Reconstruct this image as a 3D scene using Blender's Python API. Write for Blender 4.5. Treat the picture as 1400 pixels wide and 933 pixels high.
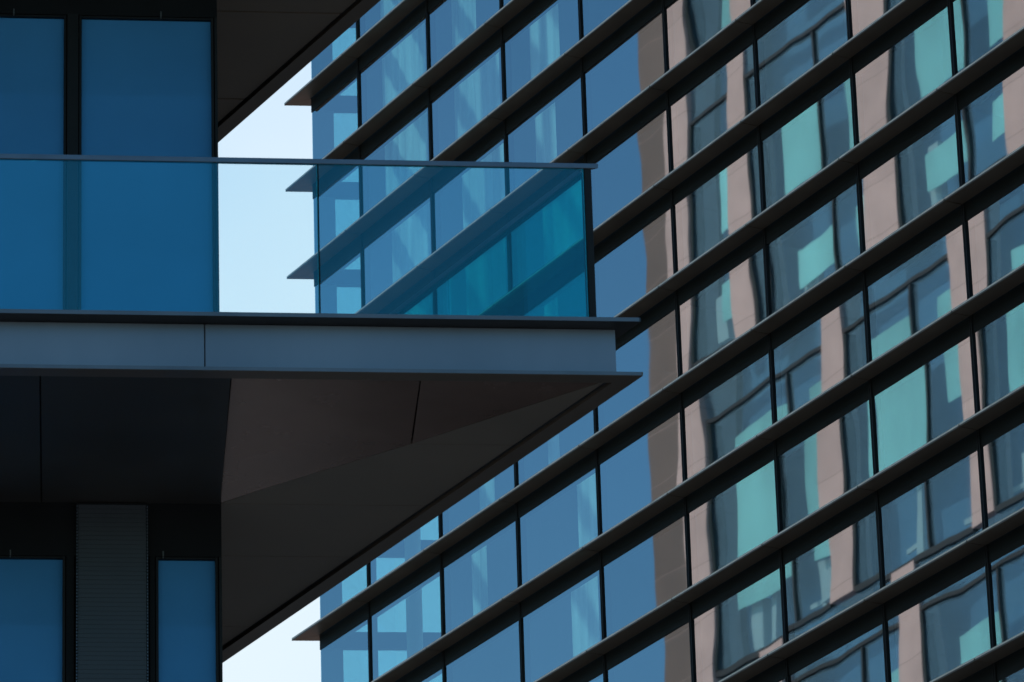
import bpy, math, random
from mathutils import Vector, Matrix
random.seed(11)
for o in list(bpy.data.objects): bpy.data.objects.remove(o)
sc = bpy.context.scene
C = sc.collection

# ---------------------------------------------------------------- camera
cam_d = bpy.data.cameras.new('camera'); cam = bpy.data.objects.new('camera', cam_d); C.objects.link(cam)
cam_d.sensor_width = 36; cam_d.lens = 181.395; cam_d.clip_start = 0.5; cam_d.clip_end = 4000
cam.matrix_world = Matrix(((0.99950459, 0.03147325, 0, 0),
                           (0.01178122, -0.37413936, -0.92729766, 0),
                           (-0.02918507, 0.92683827, -0.3743248, 1.6),
                           (0, 0, 0, 1)))
cam_d.dof.use_dof = True; cam_d.dof.focus_distance = 48; cam_d.dof.aperture_fstop = 9
sc.camera = cam

# ---------------------------------------------------------------- sky, sun, exposure
SUN_EL, SUN_AZ = math.radians(47), math.radians(38)     # azimuth clockwise from +Y
w = bpy.data.worlds.new('World'); sc.world = w; w.use_nodes = True
N = w.node_tree.nodes; L = w.node_tree.links; N.clear()
out = N.new('ShaderNodeOutputWorld'); bg = N.new('ShaderNodeBackground'); bg.inputs[1].default_value = 0.1
sky = N.new('ShaderNodeTexSky'); sky.sky_type = 'NISHITA'; sky.sun_disc = False
sky.sun_elevation = SUN_EL; sky.sun_rotation = SUN_AZ; sky.air_density = 1.0; sky.dust_density = 0.6; sky.ozone_density = 2.5
hs = N.new('ShaderNodeHueSaturation'); hs.inputs['Saturation'].default_value = 1.15; hs.inputs['Value'].default_value = 1.0
L.new(sky.outputs[0], hs.inputs['Color'])
tc = N.new('ShaderNodeTexCoord')
# a bank of thin bright cloud standing in the sky ahead, its edge broken by noise
dot = N.new('ShaderNodeVectorMath'); dot.operation = 'DOT_PRODUCT'
d0 = Vector((math.sin(math.radians(-2)) * math.cos(math.radians(18)), math.cos(math.radians(-2)) * math.cos(math.radians(18)), math.sin(math.radians(18))))
dot.inputs[1].default_value = d0
L.new(tc.outputs['Generated'], dot.inputs[0])
nz = N.new('ShaderNodeTexNoise'); nz.inputs['Scale'].default_value = 5.0; nz.inputs['Detail'].default_value = 5; nz.inputs['Roughness'].default_value = .5
L.new(tc.outputs['Generated'], nz.inputs['Vector'])
ma = N.new('ShaderNodeMath'); ma.operation = 'MULTIPLY_ADD'; ma.inputs[1].default_value = 0.03; L.new(nz.outputs[0], ma.inputs[0]); L.new(dot.outputs['Value'], ma.inputs[2])
mr = N.new('ShaderNodeMapRange'); mr.interpolation_type = 'SMOOTHSTEP'
mr.inputs[1].default_value = 0.985; mr.inputs[2].default_value = 1.018; mr.inputs[3].default_value = 0.0; mr.inputs[4].default_value = 1.0
L.new(ma.outputs[0], mr.inputs[0])
tint = N.new('ShaderNodeVectorMath'); tint.operation = 'MULTIPLY'; tint.inputs[1].default_value = (.78, 1.18, 1.16)
L.new(hs.outputs[0], tint.inputs[0])
mx = N.new('ShaderNodeMixRGB'); mx.inputs[2].default_value = (5.7, 6.6, 7.2, 1)
L.new(mr.outputs[0], mx.inputs[0]); L.new(tint.outputs[0], mx.inputs[1])
L.new(mx.outputs[0], bg.inputs[0]); L.new(bg.outputs[0], out.inputs[0])
sl = bpy.data.lights.new('sun', 'SUN'); sl.energy = 2.3; sl.angle = math.radians(.55); sl.color = (1, .93, .84)
so = bpy.data.objects.new('sun', sl); C.objects.link(so)
sd = Vector((math.sin(SUN_AZ) * math.cos(SUN_EL), math.cos(SUN_AZ) * math.cos(SUN_EL), math.sin(SUN_EL)))
so.rotation_euler = sd.to_track_quat('Z', 'Y').to_euler(); so.location = (60, 60, 120)
sc.view_settings.view_transform = 'Standard'; sc.view_settings.look = 'None'; sc.view_settings.gamma = 1
sc.view_settings.exposure = 0.5
sc.render.engine = 'CYCLES'
sc.cycles.max_bounces = 10; sc.cycles.transparent_max_bounces = 24; sc.cycles.glossy_bounces = 5

# ---------------------------------------------------------------- materials
def mat(name, col, rough=.6, metal=0., noise=0., nscale=3., bump=0., bscale=20., spec=.5, stretch=(1, 1, 1)):
    m = bpy.data.materials.new(name); m.use_nodes = True
    t = m.node_tree; b = t.nodes['Principled BSDF']
    b.inputs['Base Color'].default_value = (*col, 1); b.inputs['Roughness'].default_value = rough
    b.inputs['Metallic'].default_value = metal; b.inputs['Specular IOR Level'].default_value = spec
    co = t.nodes.new('ShaderNodeTexCoord'); mp = t.nodes.new('ShaderNodeMapping'); mp.inputs['Scale'].default_value = stretch
    t.links.new(co.outputs['Object'], mp.inputs[0])
    if noise:
        n = t.nodes.new('ShaderNodeTexNoise'); n.inputs['Scale'].default_value = nscale; n.inputs['Detail'].default_value = 6
        t.links.new(mp.outputs[0], n.inputs['Vector'])
        r = t.nodes.new('ShaderNodeMapRange'); r.inputs[1].default_value = .25; r.inputs[2].default_value = .75
        r.inputs[3].default_value = 1 - noise; r.inputs[4].default_value = 1 + noise
        t.links.new(n.outputs[0], r.inputs[0])
        v = t.nodes.new('ShaderNodeVectorMath'); v.operation = 'SCALE'; v.inputs[0].default_value = col
        t.links.new(r.outputs[0], v.inputs['Scale']); t.links.new(v.outputs[0], b.inputs['Base Color'])
        r2 = t.nodes.new('ShaderNodeMapRange'); r2.inputs[3].default_value = max(rough - .08, 0.02); r2.inputs[4].default_value = min(rough + .1, 1)
        t.links.new(n.outputs[0], r2.inputs[0]); t.links.new(r2.outputs[0], b.inputs['Roughness'])
    if bump:
        n2 = t.nodes.new('ShaderNodeTexNoise'); n2.inputs['Scale'].default_value = bscale; n2.inputs['Detail'].default_value = 4
        t.links.new(mp.outputs[0], n2.inputs['Vector'])
        bp = t.nodes.new('ShaderNodeBump'); bp.inputs['Strength'].default_value = 1; bp.inputs['Distance'].default_value = bump
        t.links.new(n2.outputs[0], bp.inputs['Height']); t.links.new(bp.outputs[0], b.inputs['Normal'])
    return m

def glass(name, tint, fac, gcol=(1, 1, 1), rough=0., wob=0., wscale=1., stretch=(1, 1, 1), fres=0.):
    """coated pane: tinted see-through mixed with a mirror reflection, the sheet slightly wavy"""
    m = bpy.data.materials.new(name); m.use_nodes = True
    t = m.node_tree; t.nodes.clear()
    o = t.nodes.new('ShaderNodeOutputMaterial'); mix = t.nodes.new('ShaderNodeMixShader')
    tr = t.nodes.new('ShaderNodeBsdfTransparent'); tr.inputs[0].default_value = (*tint, 1)
    g = t.nodes.new('ShaderNodeBsdfGlossy'); g.inputs['Color'].default_value = (*gcol, 1); g.inputs['Roughness'].default_value = rough
    mix.inputs[0].default_value = fac
    if fres:
        f = t.nodes.new('ShaderNodeFresnel'); f.inputs[0].default_value = 1.5
        a = t.nodes.new('ShaderNodeMath'); a.operation = 'MULTIPLY_ADD'; a.inputs[1].default_value = fres; a.inputs[2].default_value = fac
        a.use_clamp = True
        t.links.new(f.outputs[0], a.inputs[0]); t.links.new(a.outputs[0], mix.inputs[0])
    if name.startswith('blue coated'):
        oj = t.nodes.new('ShaderNodeObjectInfo'); mrr = t.nodes.new('ShaderNodeMapRange'); mrr.inputs[3].default_value = fac - .035; mrr.inputs[4].default_value = fac + .035
        t.links.new(oj.outputs['Random'], mrr.inputs[0]); t.links.new(mrr.outputs[0], mix.inputs[0])
    if wob:
        co = t.nodes.new('ShaderNodeTexCoord'); mp = t.nodes.new('ShaderNodeMapping'); mp.inputs['Scale'].default_value = stretch
        oi = t.nodes.new('ShaderNodeObjectInfo'); sc_ = t.nodes.new('ShaderNodeMath'); sc_.operation = 'MULTIPLY'; sc_.inputs[1].default_value = 57
        ad = t.nodes.new('ShaderNodeVectorMath'); ad.operation = 'ADD'
        t.links.new(oi.outputs['Random'], sc_.inputs[0]); t.links.new(co.outputs['Object'], mp.inputs[0])
        t.links.new(mp.outputs[0], ad.inputs[0]); t.links.new(sc_.outputs[0], ad.inputs[1])
        n = t.nodes.new('ShaderNodeTexNoise'); n.inputs['Scale'].default_value = wscale; n.inputs['Detail'].default_value = 1.5; n.inputs['Roughness'].default_value = .35
        t.links.new(ad.outputs[0], n.inputs['Vector'])
        bp = t.nodes.new('ShaderNodeBump'); bp.inputs['Strength'].default_value = 1; bp.inputs['Distance'].default_value = wob
        t.links.new(n.outputs[0], bp.inputs['Height']); t.links.new(bp.outputs[0], g.inputs['Normal'])
    t.links.new(tr.outputs[0], mix.inputs[1]); t.links.new(g.outputs[0], mix.inputs[2]); t.links.new(mix.outputs[0], o.inputs[0])
    return m

M = {
 'bronze': mat('dark bronze metal', (.105, .082, .060), .5, .05, .22, 2.5, .0004, 40),
 'trim': mat('aluminium edge highlight', (.80, .70, .58), .4, .15, .2, 6),  # pale strip, the blades' edge highlight put into its colour
 'spandrel': mat('green black spandrel glass', (.008, .010, .009), .45, 0, .25, 2, spec=.12),
 'mullion': mat('black mullion metal', (.012, .012, .012), .5, 0, .2, 5, spec=.15),
 'mullion_line': mat('grey gasket aluminium', (.11, .11, .11), .4, .6),
 'pane': glass('blue coated facade glass', (.42, .68, .71), .47, (1, .99, 1), .011, .0013, .8, (1, 1, .8)),
 'pane_back': glass('clear inner face of pane', (.97, .98, .98), .0),
 'rear_pane': glass('rear facade glass', (.64, .90, .93), .12),
 'interior': mat('dark office wall', (.16, .20, .22), .8, 0, .3, .7),
 'ceiling': mat('office ceiling slab', (.10, .12, .13), .8, 0, .2, 1),
 'cream': mat('cream painted column', (.62, .58, .48), .6, 0, .08, 2),
 
 'fascia': mat('blue grey metal fascia', (.185, .208, .245), .40, .5, .18, 1.1, .003, 1.3, .5, (1, 1, .35)),
 'lip': mat('dark grey metal lip', (.022, .023, .025), .5, .3, .12, 3),
 'lip_edge': mat('slate blue lip edge', (.11, .13, .155), .45, .4, .2, 3),
 'soffit_lip': mat('bronze soffit border', (.105, .080, .060), .45, .2, .12, 3),
 'groove': mat('black recess', (.006, .006, .006), .9),
 'soffit': mat('brown grey soffit panel', (.165, .130, .098), .5, .1, .14, 1.4, .0006, 3),
 'soffit_glow': mat('warm glow soffit panel', (.185, .115, .090), .24, .45, .16, 1.4, .0006, 3),  # warm bounced light put into the reddish panel colour
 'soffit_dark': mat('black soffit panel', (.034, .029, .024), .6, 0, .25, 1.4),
 'wall': mat('black wall cladding', (.008, .0085, .009), .6, 0, .3, 2, spec=.1),
 'louvre': mat('dark slate louvre metal', (.036, .042, .050), .5, .2, .12, 3),
 'a_glass': glass('deep blue window glass', (.80, .90, .96), .012, (.42, .66, .88), .02, .0009, .8),
 'a_blind': mat('deep blue roller blind', (.125, .33, .50), .8, 0, .18, .6, 0, 20, .2),
 'bal_front': glass('blue green balustrade glass', (.925, .99, .998), .05, (.2, .9, 1), 0, .0003, 1.2, fres=.6),
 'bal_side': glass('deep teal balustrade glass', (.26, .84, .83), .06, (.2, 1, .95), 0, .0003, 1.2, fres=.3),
 'rail': mat('slate blue metal handrail', (.12, .145, .18), .38, .6, .12, 6),
 'pink': mat('pink granite pier', (.62, .455, .41), .75, 0, .12, 1.2, .002, 30),
 'brown': mat('shade brown end pier', (.17, .125, .105), .75, 0, .12, 1.0, .002, 30),  # stone darkened to brown: shade of the end face put into the colour
 'c_frame': mat('dark bronze window frame', (.035, .033, .030), .5, .3),
 'c_jamb': mat('green black metal jamb', (.022, .034, .032), .5, .3, .2, 1),
 'c_glass': glass('blue office glass', (.88, .96, .97), .13, (.55, .85, 1), 0, .001, .4),
 'blind': mat('pale teal roller blind', (.44, .82, .73), .8, 0, .38, .45, 0, 20, .2, (1, 1, .5)),
 'blind_wht': mat('pale grey blind', (.55, .62, .60), .8, 0, .10, .6),
 'c_in': mat('dark blue interior', (.06, .20, .36), .9, 0, .25, .25),
 'asphalt': mat('asphalt', (.05, .05, .052), .9, 0, .2, 2, .004, 60),
 'paving': mat('pale granite paving', (.34, .31, .28), .85, 0, .15, .8, .003, 20),
 'warm_bounce': mat('terracotta bounce sheet', (.46, .22, .15), .85, 0, .2, .7, .003, 30),
 'kerb': mat('kerb stone', (.30, .29, .28), .8, 0, .1, 3),
 'white': mat('white road paint', (.75, .75, .72), .7, 0, .1, 4),
 'plain': mat('grey render', (.28, .27, .26), .8, 0, .1, .5),
}

def sheer(name, col):
    m = bpy.data.materials.new(name); m.use_nodes = True; t = m.node_tree; t.nodes.clear()
    o = t.nodes.new('ShaderNodeOutputMaterial'); a = t.nodes.new('ShaderNodeBsdfTranslucent'); b = t.nodes.new('ShaderNodeBsdfDiffuse')
    mix = t.nodes.new('ShaderNodeMixShader'); mix.inputs[0].default_value = .2
    co = t.nodes.new('ShaderNodeTexCoord'); mp = t.nodes.new('ShaderNodeMapping'); mp.inputs['Scale'].default_value = (3, 3, .25)
    n = t.nodes.new('ShaderNodeTexNoise'); n.inputs['Scale'].default_value = 2.2
    cr = t.nodes.new('ShaderNodeValToRGB'); cr.color_ramp.elements[0].position = .3; cr.color_ramp.elements[1].position = .7
    cr.color_ramp.elements[0].color = (*[c * .6 for c in col], 1); cr.color_ramp.elements[1].color = (*col, 1)
    t.links.new(co.outputs['Object'], mp.inputs[0]); t.links.new(mp.outputs[0], n.inputs['Vector']); t.links.new(n.outputs[0], cr.inputs[0])
    t.links.new(cr.outputs[0], a.inputs[0]); t.links.new(cr.outputs[0], b.inputs[0])
    t.links.new(a.outputs[0], mix.inputs[1]); t.links.new(b.outputs[0], mix.inputs[2]); t.links.new(mix.outputs[0], o.inputs[0])
    return m
M['curtain'] = sheer('pale sheer curtain', (.86, .93, .88))

def joints(m, pitch, off=0.):
    t = m.node_tree; b = t.nodes['Principled BSDF']; src = b.inputs['Base Color'].links[0].from_socket
    co = t.nodes.new('ShaderNodeTexCoord'); sp = t.nodes.new('ShaderNodeSeparateXYZ'); t.links.new(co.outputs['Object'], sp.inputs[0])
    a = t.nodes.new('ShaderNodeMath'); a.operation = 'DIVIDE'; a.inputs[1].default_value = pitch; t.links.new(sp.outputs['Z'], a.inputs[0])
    f = t.nodes.new('ShaderNodeMath'); f.operation = 'FRACT'; t.links.new(a.outputs[0], f.inputs[0])
    l = t.nodes.new('ShaderNodeMath'); l.operation = 'LESS_THAN'; l.inputs[1].default_value = .016 / pitch; t.links.new(f.outputs[0], l.inputs[0])
    # each course of stone a shade of its own
    fl = t.nodes.new('ShaderNodeMath'); fl.operation = 'FLOOR'; t.links.new(a.outputs[0], fl.inputs[0])
    wn = t.nodes.new('ShaderNodeTexWhiteNoise'); wn.noise_dimensions = '1D'; t.links.new(fl.outputs[0], wn.inputs['W'])
    mr = t.nodes.new('ShaderNodeMapRange'); mr.inputs[3].default_value = .94; mr.inputs[4].default_value = 1.05; t.links.new(wn.outputs[0], mr.inputs[0])
    v = t.nodes.new('ShaderNodeVectorMath'); v.operation = 'SCALE'; t.links.new(src, v.inputs[0]); t.links.new(mr.outputs[0], v.inputs['Scale'])
    mx = t.nodes.new('ShaderNodeMixRGB'); mx.inputs[2].default_value = (.33, .235, .205, 1)
    t.links.new(l.outputs[0], mx.inputs[0]); t.links.new(v.outputs[0], mx.inputs[1]); t.links.new(mx.outputs[0], b.inputs['Base Color'])
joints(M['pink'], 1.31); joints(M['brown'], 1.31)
# ---------------------------------------------------------------- mesh helpers
class MB:
    def __init__(s): s.v = []; s.f = []; s.m = []
    def prism(s, bot, top, mi=0):
        k = len(s.v); n = len(bot); s.v += [tuple(p) for p in bot] + [tuple(p) for p in top]
        fs = [tuple(k + i for i in reversed(range(n))), tuple(k + n + i for i in range(n))]
        for i in range(n): fs.append((k + i, k + (i + 1) % n, k + n + (i + 1) % n, k + n + i))
        s.f += fs; s.m += [mi] * len(fs)
    def build(s, name, mats, parent=None, bevel=0):
        me = bpy.data.meshes.new(name); me.from_pydata([Vector(p) for p in s.v], [], s.f)
        if not isinstance(mats, (list, tuple)): mats = [mats]
        for m in mats: me.materials.append(m)
        me.polygons.foreach_set('material_index', s.m)
        import bmesh
        b = bmesh.new(); b.from_mesh(me); bmesh.ops.recalc_face_normals(b, faces=b.faces); b.to_mesh(me); b.free()
        o = bpy.data.objects.new(name, me); C.objects.link(o)
        if parent: o.parent = parent
        if bevel:
            bv = o.modifiers.new('bevel', 'BEVEL'); bv.width = bevel; bv.segments = 2; bv.limit_method = 'ANGLE'
        return o
def empty(name, loc, label, cat, group=None):
    o = bpy.data.objects.new(name, None); C.objects.link(o); o.location = loc
    o['label'] = label; o['category'] = cat
    if group: o['group'] = group
    return o

class Frame:
    """local axes (x, y in plan, z up); boxes are given in these coordinates, relative to a root empty"""
    def __init__(s, org, ax, ay, root): s.o = Vector(org); s.ax = Vector(ax); s.ay = Vector(ay); s.r = Vector(root)
    def p(s, x, y, z): return s.o + s.ax * x + s.ay * y + Vector((0, 0, z)) - s.r
    def box(s, mb, x0, x1, y0, y1, z0, z1, mi=0):
        q = [(x0, y0), (x1, y0), (x1, y1), (x0, y1)]
        mb.prism([s.p(a, b, z0) for a, b in q], [s.p(a, b, z1) for a, b in q], mi)
    def poly(s, mb, pts, z0, z1, mi=0):
        mb.prism([s.p(a, b, z0) for a, b in pts], [s.p(a, b, z1) for a, b in pts], mi)
    def one(s, name, m, parent, *dims, bevel=0):
        mb = MB(); s.box(mb, *dims); return mb.build(name, m, parent, bevel)

U1 = Vector((-.483656, .875258, 0)); U2 = Vector((.992997, .118139, 0)); NB = Vector((-.875258, -.483656, 0))

# ================================================================ ground
def sheet(name, pts, z, m):
    me = bpy.data.meshes.new(name); me.from_pydata([(x, y, z) for x, y in pts], [], [tuple(range(len(pts)))]); me.materials.append(m)
    o = bpy.data.objects.new(name, me); C.objects.link(o); o['kind'] = 'structure'; return o
sheet('ground', [(-900, -900), (900, -900), (900, 900), (-900, 900)], 0, M['paving'])
Pb = Vector((-2.48, 59.95, 29.22))
base = Vector((Pb.x, Pb.y, 0))
def st(s, n, z=0): q = base - U1 * s + NB * n; return (q.x, q.y)
# street between the tower and the stone building
mb = MB()
def strip(name, n0, n1, z, m, s0=-90, s1=170):
    return sheet(name, [st(s0, n0), st(s1, n0), st(s1, n1), st(s0, n1)], z, m)
road = strip('road', 23, 31, .004, M['asphalt'])
for n0 in (22.8, 31.0):
    k = MB(); q = [st(-90, n0), st(170, n0), st(170, n0 + .2), st(-90, n0 + .2)]
    k.prism([(x, y, -.02) for x, y in q], [(x, y, .12) for x, y in q]); ko = k.build('kerb', M['kerb'], None, .01); ko['kind'] = 'structure'
sheet('dark_bounce_sheet', [(-90, 61.8), (60, 63.5), (60, 150), (-90, 150)], .004, M['asphalt'])  # unseen dark sheet, added so part of the soffit mirrors no glow
sheet('warm_bounce_sheet', [(-3.5, 84), (-3.1, 77), (-1.9, 71.5), (-.2, 68), (3, 65.5), (59, 65.5), (59, 149), (-5, 149)], .008, M['warm_bounce'])  # unseen reddish sheet, added and shaped to throw warm light on the soffit
strip('road_marking', 26.93, 27.07, .008, M['white'])

# ================================================================ far glass tower (B)
bt = empty('glass_tower', base, 'blue glass tower striped with dark bronze sunshade fins, standing behind the balcony', 'building')
F = Frame(Pb, -U1, NB, base)
H = 1.2045; MS = [1.343 + 1.8795 * i for i in range(-0, 10)]; edges = [0.0] + MS           # mullion stations
SEND = MS[-1]
KTOP, KBOT = -8, 11
FO = .217; TIP = (-.31, .217)
bx, by = 0.380, -0.925                                                                       # rear face direction in (s, n)
def rear(t, s=0., n=0.): return (s + bx * t, n + by * t)
LR = 9.0
for k in range(KTOP, KBOT + 1):
    z = -H * k
    mb = MB()
    st_ = [TIP[0]] + MS
    for i in range(len(st_) - 1):                                                            # blade in pieces with open joints at the mullions
        a, b = st_[i], st_[i + 1] - .007
        if i: a += .007
        inner = [(a if i else 0.0, .004), (b, .004)]
        F.poly(mb, [(a, FO - .012), inner[0], inner[1], (b, FO - .012)], z, z + .026)
        F.poly(mb, [(a, FO - .001), (a, FO - .011), (b, FO - .011), (b, FO - .001)], z - .003, z + .012)
        F.poly(mb, [(a, FO), (a, FO - .011), (b, FO - .011), (b, FO)], z + .0123, z + .031, 1)
        if i: F.poly(mb, [(a - .013, .01), (a - .001, .01), (a - .001, FO + .0015), (a - .013, FO + .0015)], z + .006, z + .024, 2)
    r0 = rear(LR); r1 = rear(LR, *TIP)
    F.poly(mb, [(TIP[0] - .002, TIP[1] - .013), r1, r0, (-.004, 0)], z, z + .024)
    mb.build('sunshade', [M['bronze'], M['trim'], M['groove']], bt)
    mb = MB(); F.box(mb, .006, SEND, -.10, -.008, z - .19, z + .02)
    F.poly(mb, [(.004, -.02), rear(LR, 0, -.02), rear(LR, .10, -.02), (.10, -.02)], z - .19, z + .018)
    mb.build('spandrel', M['spandrel'], bt)
ztop, zbot = -H * KTOP, -H * KBOT - H
for i, s in enumerate(MS):
    mb = MB(); wd = .020 + .0008 * i
    F.box(mb, s - wd, s - .006, -.11, .004, zbot, ztop); F.box(mb, s + .006, s + wd, -.11, .004, zbot, ztop)
    F.box(mb, s - .006, s + .006, -.10, -.003, zbot, ztop, 1)
    mb.build('mullion', [M['mullion'], M['mullion_line']], bt)

# panes: each one its own, hung very slightly out of true
RB = ((0.99950459, 0.01178122, -0.02918507), (-0.03147325, 0.37413936, -0.92683827), (0.0, 0.92729766, 0.3743248))
def pix(q):
    d = (q.x, q.y, q.z - 1.6); c = [sum(RB[r][j] * d[j] for j in range(3)) for r in range(3)]
    return 700 + 7054.24 * c[0] / c[2], 466.5 + 7054.24 * c[1] / c[2]
spare = MB(); npane = 0
for k in range(KTOP, KBOT + 1):
    for i in range(len(edges) - 1):
        a, b = edges[i] + .012, edges[i + 1] - .012
        z1 = -H * k - .19; z0 = -H * (k + 1) + .02
        cen = F.o + F.ax * ((a + b) / 2) + Vector((0, 0, (z0 + z1) / 2))
        x, y = pix(cen)
        if -60 < y < 1010 and x < 1470:
            tx, tz = random.gauss(0, .0007), random.gauss(0, .0008)
            mb = MB(); hw, hh = (b - a) / 2, (z1 - z0) / 2
            ax = F.ax * 1; ay = F.ay * 1
            nn = (ay + ax * tx + Vector((0, 0, tz))).normalized()
            sx = (ax - nn * ax.dot(nn)).normalized(); sz = nn.cross(sx); sz = sz if sz.z > 0 else -sz
            o_ = F.ay * -.016
            def P(u, v, d): return o_ + sx * u + sz * v + nn * d
            q = [(-hw, -hh), (hw, -hh), (hw, hh), (-hw, hh)]
            mb.prism([P(u, v, -.024) for u, v in q], [P(u, v, 0) for u, v in q])
            mb.m = [1, 0] + [1] * 4
            ob = mb.build('window_pane', [M['pane'], M['pane_back']], bt)
            ob.location = cen - base; npane += 1
        else:
            F.box(spare, a, b, -.040, -.016, z0, z1)
spare.m = [0] * len(spare.m)
o = spare.build('upper_glazing', M['pane'], bt); o['kind'] = 'stuff'
print('PANES', npane)
# rear curtain wall seen through the front glass
mb = MB(); mf = MB()
for k in range(KTOP, KBOT + 1):
    t0 = .26
    for t1 in (1.9, 3.8, 5.7, 7.6, LR):
        z1 = -H * k - .19; z0 = -H * (k + 1) + .02
        F.poly(mb, [rear(t0), rear(t1 - .05), rear(t1 - .05, .02), rear(t0, .02)], z0, z1); t0 = t1 + .03
F.poly(mf, [(.010, -.022), rear(.26), rear(.26, .08), (.10, -.03)], zbot, ztop)
for t1 in (1.9, 3.8, 5.7, 7.6): F.poly(mf, [rear(t1 - .05), rear(t1 + .03), rear(t1 + .03, .12), rear(t1 - .05, .12)], zbot, ztop)
mb.build('rear_glazing', M['rear_pane'], bt); mf.build('rear_frame', M['interior'], bt)
# rooms: slabs, core wall, columns
for k in (-7, -3, 1, 5, 9):
    mb = MB(); z = -H * k
    F.poly(mb, [(7.1, -.16), (SEND, -.16), (SEND, -8.2), (7.1, -8.2)], z - .16, z + .01); mb.build('floor_slab', M['ceiling'], bt)
mb = MB(); F.box(mb, 7.2, SEND, -8.0, -1.25, zbot, ztop); mb.build('core_wall', M['interior'], bt)
# office partitions standing square to the glass at the mullions
for i, m_ in enumerate(MS):
    mb = MB(); F.box(mb, m_ - .03, m_ + .03, -1.14, -.11, zbot if i else -H * 3.9, ztop); mb.build('partition', M['interior'], bt)
def cyl(fr, s, n, r, z0, z1, seg=20):
    mb = MB(); pts = [(s + r * math.cos(2 * math.pi * i / seg), n + r * math.sin(2 * math.pi * i / seg)) for i in range(seg)]
    fr.poly(mb, pts, z0, z1); return mb
for s, n in ((1.1, -.75), (4.1, -1.2), (7.9, -1.2)):
    cyl(F, s, n, .10 if s < 2 else .16, zbot, ztop).build('round_column', M['cream'], bt)
# curtains drawn part way across some windows
def curtain(s0, s1, z0, z1, n=-.14):
    me = bpy.data.meshes.new('curtain'); v = []; f = []; K = int((s1 - s0) / .02)
    ph = random.random() * 6
    for i in range(K + 1):
        s = s0 + (s1 - s0) * i / K; dn = .010 * math.sin(s * 34 + ph) + .006 * math.sin(s * 13 + ph * 2)
        for z in (z0, z1): v.append(F.p(s, n + dn, z))
    for i in range(K): f.append((2 * i, 2 * i + 2, 2 * i + 3, 2 * i + 1))
    me.from_pydata(v, [], f); me.materials.append(M['curtain'])
    o = bpy.data.objects.new('curtain', me); C.objects.link(o); o.parent = bt
cur = {(-2, 1): (1.95, 3.18), (-1, 1): (1.95, 3.16), (0, 1): (1.95, 3.12), (1, 1): (1.98, 3.12), (2, 1): (2.1, 3.15), (3, 1): (2.2, 3.1),
       (-3, 2): (3.8, 4.6), (-2, 2): (3.85, 4.6), (-1, 2): (3.86, 4.75), (0, 2): (3.84, 4.45), (1, 2): (3.85, 5.0), (2, 2): (3.95, 5.05), (3, 2): (4.0, 5.0),
       (-1, 3): (5.72, 6.9), (0, 3): (5.75, 6.7), (1, 3): (5.75, 6.45), (2, 3): (5.8, 6.3), (3, 3): (5.9, 6.9), (0, 4): (7.9, 8.5), (1, 4): (8.1, 8.7)}
cur.update({(5, 2): (4.2, 4.55), (6, 2): (3.95, 4.3), (7, 3): (6.3, 6.9), (4, 2): (4.5, 5.0), (5, 3): (5.85, 6.15), (6, 3): (6.5, 7.0), (4, 3): (5.9, 6.2), (8, 3): (5.9, 6.6)})
for (k, b_), (s0, s1) in cur.items(): curtain(s0 - .22, s1 - .22, -H * (k + 1) - .1, -H * k - .12)
# plain lower storeys of the tower down to the pavement
mb = MB(); F.poly(mb, [(.05, -.05), (SEND, -.05), (SEND, -9), rear(LR, .05)], -Pb.z, zbot - .01); mb.build('lower_storeys', M['spandrel'], bt)
mb = MB(); F.poly(mb, [(.05, -.05), (SEND, -.05), (SEND, -9), rear(LR, .05)], ztop + .03, ztop + .5); mb.build('roof_parapet', M['bronze'], bt)
mb = MB(); F.poly(mb, [(SEND + .03, -.05), (SEND + 9, -.05), (SEND + 9, -9), (SEND + .03, -9)], -Pb.z, ztop + .4); mb.build('end_wall', M['spandrel'], bt)

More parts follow.
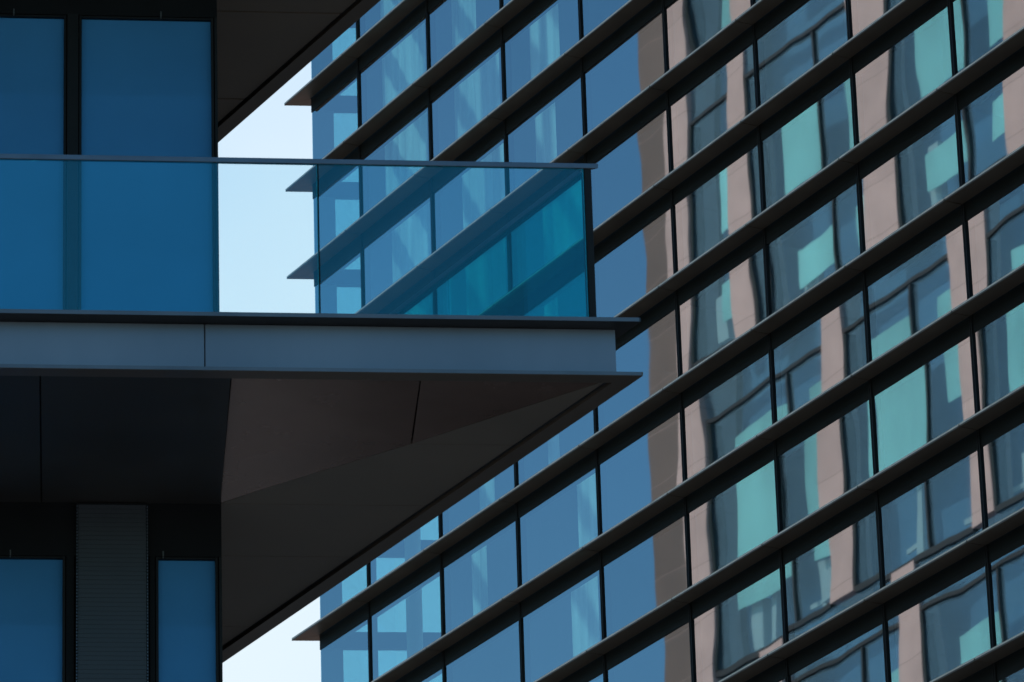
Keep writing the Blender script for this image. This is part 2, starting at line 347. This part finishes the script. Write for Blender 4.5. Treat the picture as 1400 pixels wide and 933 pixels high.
# ================================================================ stone building across the street (seen mirrored in the tower)
sb_base = base + NB * 34 - U1 * -49
cb = empty('stone_building', sb_base, 'pink granite office block with tall windows and teal blinds, seen mirrored in the glass tower', 'building')
G = Frame(Pb + NB * 34, -U1, NB, sb_base)          # x: s, y: away from the street, z relative to the same datum
S0, S1 = -49.3, -26.0
levels = [(26.7, 34.5, 0), (18.87, 26.7, 0), (11.1, 18.87, 1), (3.3, 11.1, 0), (-4.5, 3.3, 1)]   # z0, z1, stagger
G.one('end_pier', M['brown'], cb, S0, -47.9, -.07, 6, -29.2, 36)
G.one('corner_pier', M['pink'], cb, -47.88, -46.85, -.10, .8, -29.2, 36)
mb = MB(); G.box(mb, -46.8, S1, .95, 9, -29.2, 36); mb.build('interior', M['c_in'], cb)
for li, (z0, z1, sg) in enumerate(levels):
    ps = [-44.85 + 5.9 * i for i in range(0, 4)] if not sg else [-41.6 + 5.95 * i for i in range(-0, 3)]
    if li == 1: ps = [-44.85, -39.1, -33.0, -27.4]
    zh = z1 - 1.3                                   # window head; spandrel glass above it
    last = -46.83
    for pi_, x in enumerate(ps + [None]):
        x1 = S1 if x is None else x
        if x1 - last > .6:
            G.one('window_head', M['c_frame'], cb, last + .02, x1 - .01, -.03, .16, zh - .05, zh + .05)
            G.one('window_sill', M['c_frame'], cb, last + .02, x1 - .01, -.03, .16, z0 - .07, z0 + .07)
            j = MB(); G.box(j, last, last + .09, -.03, .3, z0 + .1, zh - .08); j.build('jamb', M['c_jamb'], cb)
            gl = MB(); G.box(gl, last + .10, x1 - .02, .02, .04, z0 + .1, zh - .08); G.box(gl, last + .02, x1 - .02, .02, .04, zh + .08, z1 - .1)
            gl.build('window', M['c_glass'], cb)
            mz = x1 - 1.65
            if x1 - last > 2.4:
                mm = MB(); G.box(mm, mz - .04, mz + .04, -.03, .14, z0 + .1, zh - .08); mm.build('window_mullion', M['c_frame'], cb)
            # blinds, pulled to different heights
            if sg: bands = [(z0 + (1.35 if pi_ == 0 else 2.35), zh + .02 - .75 + .02)]
            else: bands = [(z0 + 3.1, zh - .95), (z0 + .75, z0 + 1.75)]
            if li == 1 and pi_ == 3: bands = bands[:1]
            for y0, y1 in bands:
                if x1 - last > 2.4:
                    G.one('blind', M['blind'], cb, last + (1.0 if sg else 1.05), mz - .07, .13, .15, y0, y1)
                    G.one('blind', M['blind'], cb, mz + .8, x1 - .02, .13, .15, y0 + (.9 if sg and pi_ else 0), y1)
                elif x1 - last > 1.2:
                    G.one('blind', M['blind'], cb, last + 1.25, x1 - .02, .13, .15, y0, y1)
        if x is not None:
            wdt = 1.02 if sg or li != 1 else [.95, 1.28, 1.1, 1.1][pi_]
            G.one('pier', M['pink'], cb, x, x + wdt, -.06, .5, z0 - .02 + .006 * li, z1 - .02 + .006 * (li + 1) - .01)
            last = x + wdt
for x, z, w_, h in ((-46.2, 19.3, .5, 1.2), (-42.9, 19.4, .7, .9), (-36.9, 19.3, .4, 1.6), (-45.6, 11.4, .35, 1.2), (-44.9, 11.4, .2, 1.9), (-42.6, 11.5, .5, 1.0), (-33.6, 11.4, .5, 2.4), (-46.0, 3.8, .6, 1.5)):
    G.one('office_cabinet', M['blind_wht'], cb, x, x + w_, .3, .5, z, z + h)
# desks and lamps showing in a few of the mirrored windows
for x, z, h in ((-42.9, 11.3, 1.3), (-38.6, 11.4, 1.9), (-36.2, 11.3, 1.5), (-34.2, 11.3, 1.1), (-31.9, 11.3, 1.6)):
    q = MB(); G.box(q, x, x + .28, .5, .6, z, z + h); G.box(q, x - .5, x, .5, .56, z + .3, z + .42); q.build('office_cabinet', M['blind_wht'], cb)
mb = MB(); G.box(mb, S1 + .02, S1 + 60, 0, 9, -29.2, 20); mb.build('plain_wing', M['plain'], cb)

# ================================================================ near building with the balcony (A)
T = Vector((.866, 31.988, 14.652)); a_base = Vector((T.x, T.y, 0)) + U2 * -2 + U1 * 4
ab = empty('balcony_building', a_base, 'dark cantilevered building corner with glass balustraded balcony and sharp prow soffit', 'building')
A = Frame(T, U2, U1, a_base)
AL, BL = -9.0, 9.6                                        # extents left and back
def lipslab(zl, tag_, upper=True):
    """plate with a thin projecting edge; oblique coordinates keep both edges parallel to their faces"""
    mb = MB(); A.poly(mb, [(AL, 0), (0, 0), (0, BL), (AL, BL)], zl - .030, zl)
    A.poly(mb, [(AL, -.004), (-.012, -.004), (-.012, -.0005), (AL, -.0005)], zl - .029, zl - .001, 1); return mb.build(tag_, [M['lip'], M['lip_edge']], ab)
WB = 2.789; WC = -1.62
def slab(zt, soff_z, first):
    # zt: top of the deck; soff_z: underside
    lipslab(zt, 'slab_edge')
    mb = MB(); A.poly(mb, [(AL, .151), (-2.858, .151), (-2.858, .168), (AL, .168)], soff_z + .03, zt - .032); mb.build('fascia', M['fascia'], ab, .003)
    mb = MB(); A.poly(mb, [(-2.850, .151), (-.10, .151), (-.10, BL), (-.13, BL), (-.13, .168), (-2.850, .168)], soff_z + .03, zt - .032); mb.build('fascia', M['fascia'], ab, .003)
    mb = MB(); A.poly(mb, [(AL, .17), (-.14, .17), (-.14, BL - .1), (AL, BL - .1)], soff_z + .13, zt - .034); mb.build('slab_core', M['groove'], ab)
    # lower lip ring: front strip and side strip around the soffit
    mb = MB()
    A.poly(mb, [(AL, 0), (0, 0), (-.135, .148), (AL, .148)], soff_z, soff_z + .028)
    A.poly(mb, [(0, 0), (0, BL), (-.135, BL), (-.135, .148)], soff_z, soff_z + .028)
    A.poly(mb, [(AL, -.004), (-.012, -.004), (-.012, -.0005), (AL, -.0005)], soff_z + .002, soff_z + .026, 1)
    mb.build('soffit_lip', [M['soffit_lip'], M['lip_edge']], ab)
    # soffit panels, 9 mm joints, set up behind the lip
    g = .015; zf = soff_z + .012
    rows = [.172, 1.49, 2.81, 3.99, 5.70, 7.4, 9.0]
    R_ = -.158
    fold = lambda a: 1.49 + (a + .87) * (-1.46)           # fold along the light patch's edge, through the panel node
    if first:
        # front facets cut along a warm light patch, its glow painted in
        def zz(a, b): return zf + .012 + .06 * max(0, 1 - (b - .172) / 1.3)
        def facet(pts, name, m):
            mb = MB(); mb.prism([A.p(a, b, zf + .012 + .022 * h) for a, b, h in pts], [A.p(a, b, zf + .30) for a, b, h in pts]); return mb.build(name, m, ab)
        g = .004
        facet([(-2.665, .172, 1), (-1.405 - g, .172, 1), (-.87 - g, 1.485, 0)], 'soffit_panel', M['soffit_glow'])
        facet([(-2.665, .172, 1), (-.87 - g, 1.485, 0), (-1.43, 2.42, 0), (-1.625, 2.79, 0)], 'soffit_panel', M['soffit_glow'])
        facet([(-1.405 + g, .172, 1), (R_ - .02, .172, 0), (-.87 + g, 1.475, 0)], 'soffit_panel', M['soffit_glow'])
        zb = zf + .012
        def flat(pts, m=M['soffit']):
            mb = MB(); A.poly(mb, pts, zb, zb + .1); return mb.build('soffit_panel', m, ab)
        flat([(-.87 + g, 1.485), (R_ - .012, .185), (R_, .20), (R_, 1.49 - g), (-.87 + g, 1.49 - g)])
        flat([(-.87, 1.49 + g), (R_, 1.49 + g), (R_, 2.81 - g), (-1.62, 2.81 - g), (-1.43, 2.43)])
        rr = rows[2:]; left = [(-9, -2.71)]
    else:
        zb = zf + .01; rr = rows; left = [(-9, -2.71)]
        def flat(pts, m=M['soffit']):
            mb = MB(); A.poly(mb, pts, zb, zb + .1); return mb.build('soffit_panel', m, ab)
    for i in range(len(rr) - 1):
        flat([(-2.7, rr[i] + g), (R_, rr[i] + g), (R_, rr[i + 1] - g), (-2.7, rr[i + 1] - g)])
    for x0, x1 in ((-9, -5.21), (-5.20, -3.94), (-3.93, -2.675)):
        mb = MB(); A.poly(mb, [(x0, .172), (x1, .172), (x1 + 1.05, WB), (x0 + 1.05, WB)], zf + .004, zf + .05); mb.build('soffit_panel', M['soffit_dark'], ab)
slab(0.0, -.419, True)
slab(4.38, 3.97, False)
# little round fixing at the node of the soffit panels
mb = cyl(A, -.87, 1.475, .022, -.345, -.30, 16); mb.build('soffit_fixture', M['mullion_line'], ab)

# walls: header, jambs, frames and panes for each storey; y is measured along U1 but walls run parallel to the front
nA = Vector((-.118139, .992997, 0))                      # straight back from the front face
W = Frame(T + U1 * WB, U2, nA, a_base)                   # wall frame, y = depth into the building
def wall_storey(zbase, zsoff, zhead, zbot_, panes, piers):
    hd = MB(); W.box(hd, AL, WC, 0, .3, zhead + .012, zsoff + .02); hd.build('wall_header', M['wall'], ab)
    for (x0, x1) in panes:
        f = MB()
        W.box(f, x0 - .018, x0, .004, .12, zbot_, zhead + .01); W.box(f, x1, x1 + .018, .004, .12, zbot_, zhead + .01)
        W.box(f, x0, x1, .012, .12, zhead - .004, zhead + .01)
        fo = f.build('window_frame', M['mullion'], ab)
        gl = MB(); W.box(gl, x0, x1, .016, .026, zbot_, zhead - .004); g_ = gl.build('glass', M['a_glass'], fo)
        rb = MB(); W.box(rb, x0, x1, .045, .05, zbot_, zhead - .004); rb.build('roller_blind', M['a_blind'], fo)
        lt = MB(); W.box(lt, x1 - .37, x1 - .362, -.004, .012, zhead + .0, zhead + .05); lt.build('latch', M['mullion_line'], fo)
    for (x0, x1, y0, m, nm) in piers:
        p_ = MB(); W.box(p_, x0, x1, y0, .3, zbot_, zhead + .011 if m != 'louvre' else zsoff + .01); p_.build(nm, M[m], ab)
up = [(-3.99, -2.74), (-2.61, -1.665), (-5.2, -4.05), (-6.5, -5.3)]
wall_storey(0, 3.97, 3.392, .0, up, [(-2.715, -2.635, -.02, 'mullion', 'wall_pier'), (-1.64, WC, 0, 'mullion', 'wall_pier'), (-4.024, -4.016, 0, 'mullion', 'wall_pier'), (-5.275, -5.225, 0, 'mullion', 'wall_pier')])
lo = [(-3.99, -2.735), (-2.065, -1.665), (-5.2, -4.05), (-6.5, -5.3)]
wall_storey(0, -.405, -.812, -4.2, lo, [(-2.71, -2.655, 0, 'wall', 'wall_pier'), (-2.125, -2.09, 0, 'wall', 'wall_pier'), (-1.64, WC, 0, 'mullion', 'wall_pier')])
# louvred pier: blades between two dotted side rails
lv = MB(); W.box(lv, -2.645, -2.135, -.03, .25, -4.2, -.413); lp = lv.build('louvre_pier', M['wall'], ab)
bl = MB(); z = -.43
while z > -4.2:
    W.box(bl, -2.628, -2.152, -.0335, -.031, z - .0315, z); z -= .033
bl.build('louvre_blades', M['louvre'], lp)
dots = MB(); z = -.44
while z > -4.2:
    for x in (-2.640, -2.147): W.box(dots, x, x + .007, -.046, -.031, z - .012, z)
    z -= .024
dots.build('side_trim', M['rail'], lp)
# closing volumes: rooms behind the walls, side wall hidden behind the corner, body down to the ground
mb = MB(); W.box(mb, AL, WC - .02, 1.6, 6.2, -4.2, 3.97); mb.build('inner_wall', M['wall'], ab)
mb = MB(); W.box(mb, WC - .16, WC - .005, .31, 6.2, -4.2, -.41); W.box(mb, WC - .16, WC - .005, .31, 6.2, 0.01, 3.96); mb.build('side_wall', M['wall'], ab)
mb = MB(); W.box(mb, AL, WC, 0, 6.2, -14.65, -4.21); mb.build('lower_storeys', M['wall'], ab)
mb = MB(); W.box(mb, AL, WC, 0, 6.2, 4.39, 8.2); mb.build('upper_storey', M['wall'], ab)

# balustrade
def bal(name, m, *d): mb = MB(); A.box(mb, *d); return mb.build(name, m, ab)
bal('balustrade_glass', M['bal_front'], -4.30, -2.107, .108, .121, .012, 1.128)
bal('balustrade_glass', M['bal_front'], -2.095, -.296, .108, .121, .012, 1.128)
bal('balustrade_glass', M['bal_front'], -6.5, -4.312, .108, .121, .012, 1.128)
bal('balustrade_glass', M['bal_side'], -.284, -.268, .150, 2.124, .012, 1.112)
bal('balustrade_glass', M['bal_side'], -.284, -.268, 2.138, 4.3, .012, 1.112)
bal('balustrade_glass', M['bal_side'], -.284, -.268, 4.314, 6.4, .012, 1.112)
mb = MB(); A.poly(mb, [(-9, .098), (-.197, .098), (-.232, .134), (-9, .134)], 1.130, 1.166)
mb.build('handrail', M['rail'], ab, .003)
mb = MB(); A.poly(mb, [(-.236, .137), (-.236, 6.6), (-.302, 6.6), (-.302, .137)], 1.113, 1.150); mb.build('handrail', M['rail'], ab, .003)
mb = MB(); A.poly(mb, [(-.289, .106), (-.243, .106), (-.243, .155), (-.289, .155)], .002, 1.128); mb.build('balustrade_post', M['mullion'], ab, .002)
mb = MB(); A.poly(mb, [(-9, .10), (-.29, .10), (-.29, .13), (-9, .13)], .002, .011); A.poly(mb, [(-.29, .16), (-.26, .16), (-.26, 6.5), (-.29, 6.5)], .002, .011); mb.build('glazing_shoe', M['rail'], ab)
for x in (-2.1035, ):
    mb = MB(); A.box(mb, x, x + .005, .106, .123, .012, 1.128); mb.build('glass_joint', M['mullion'], ab)
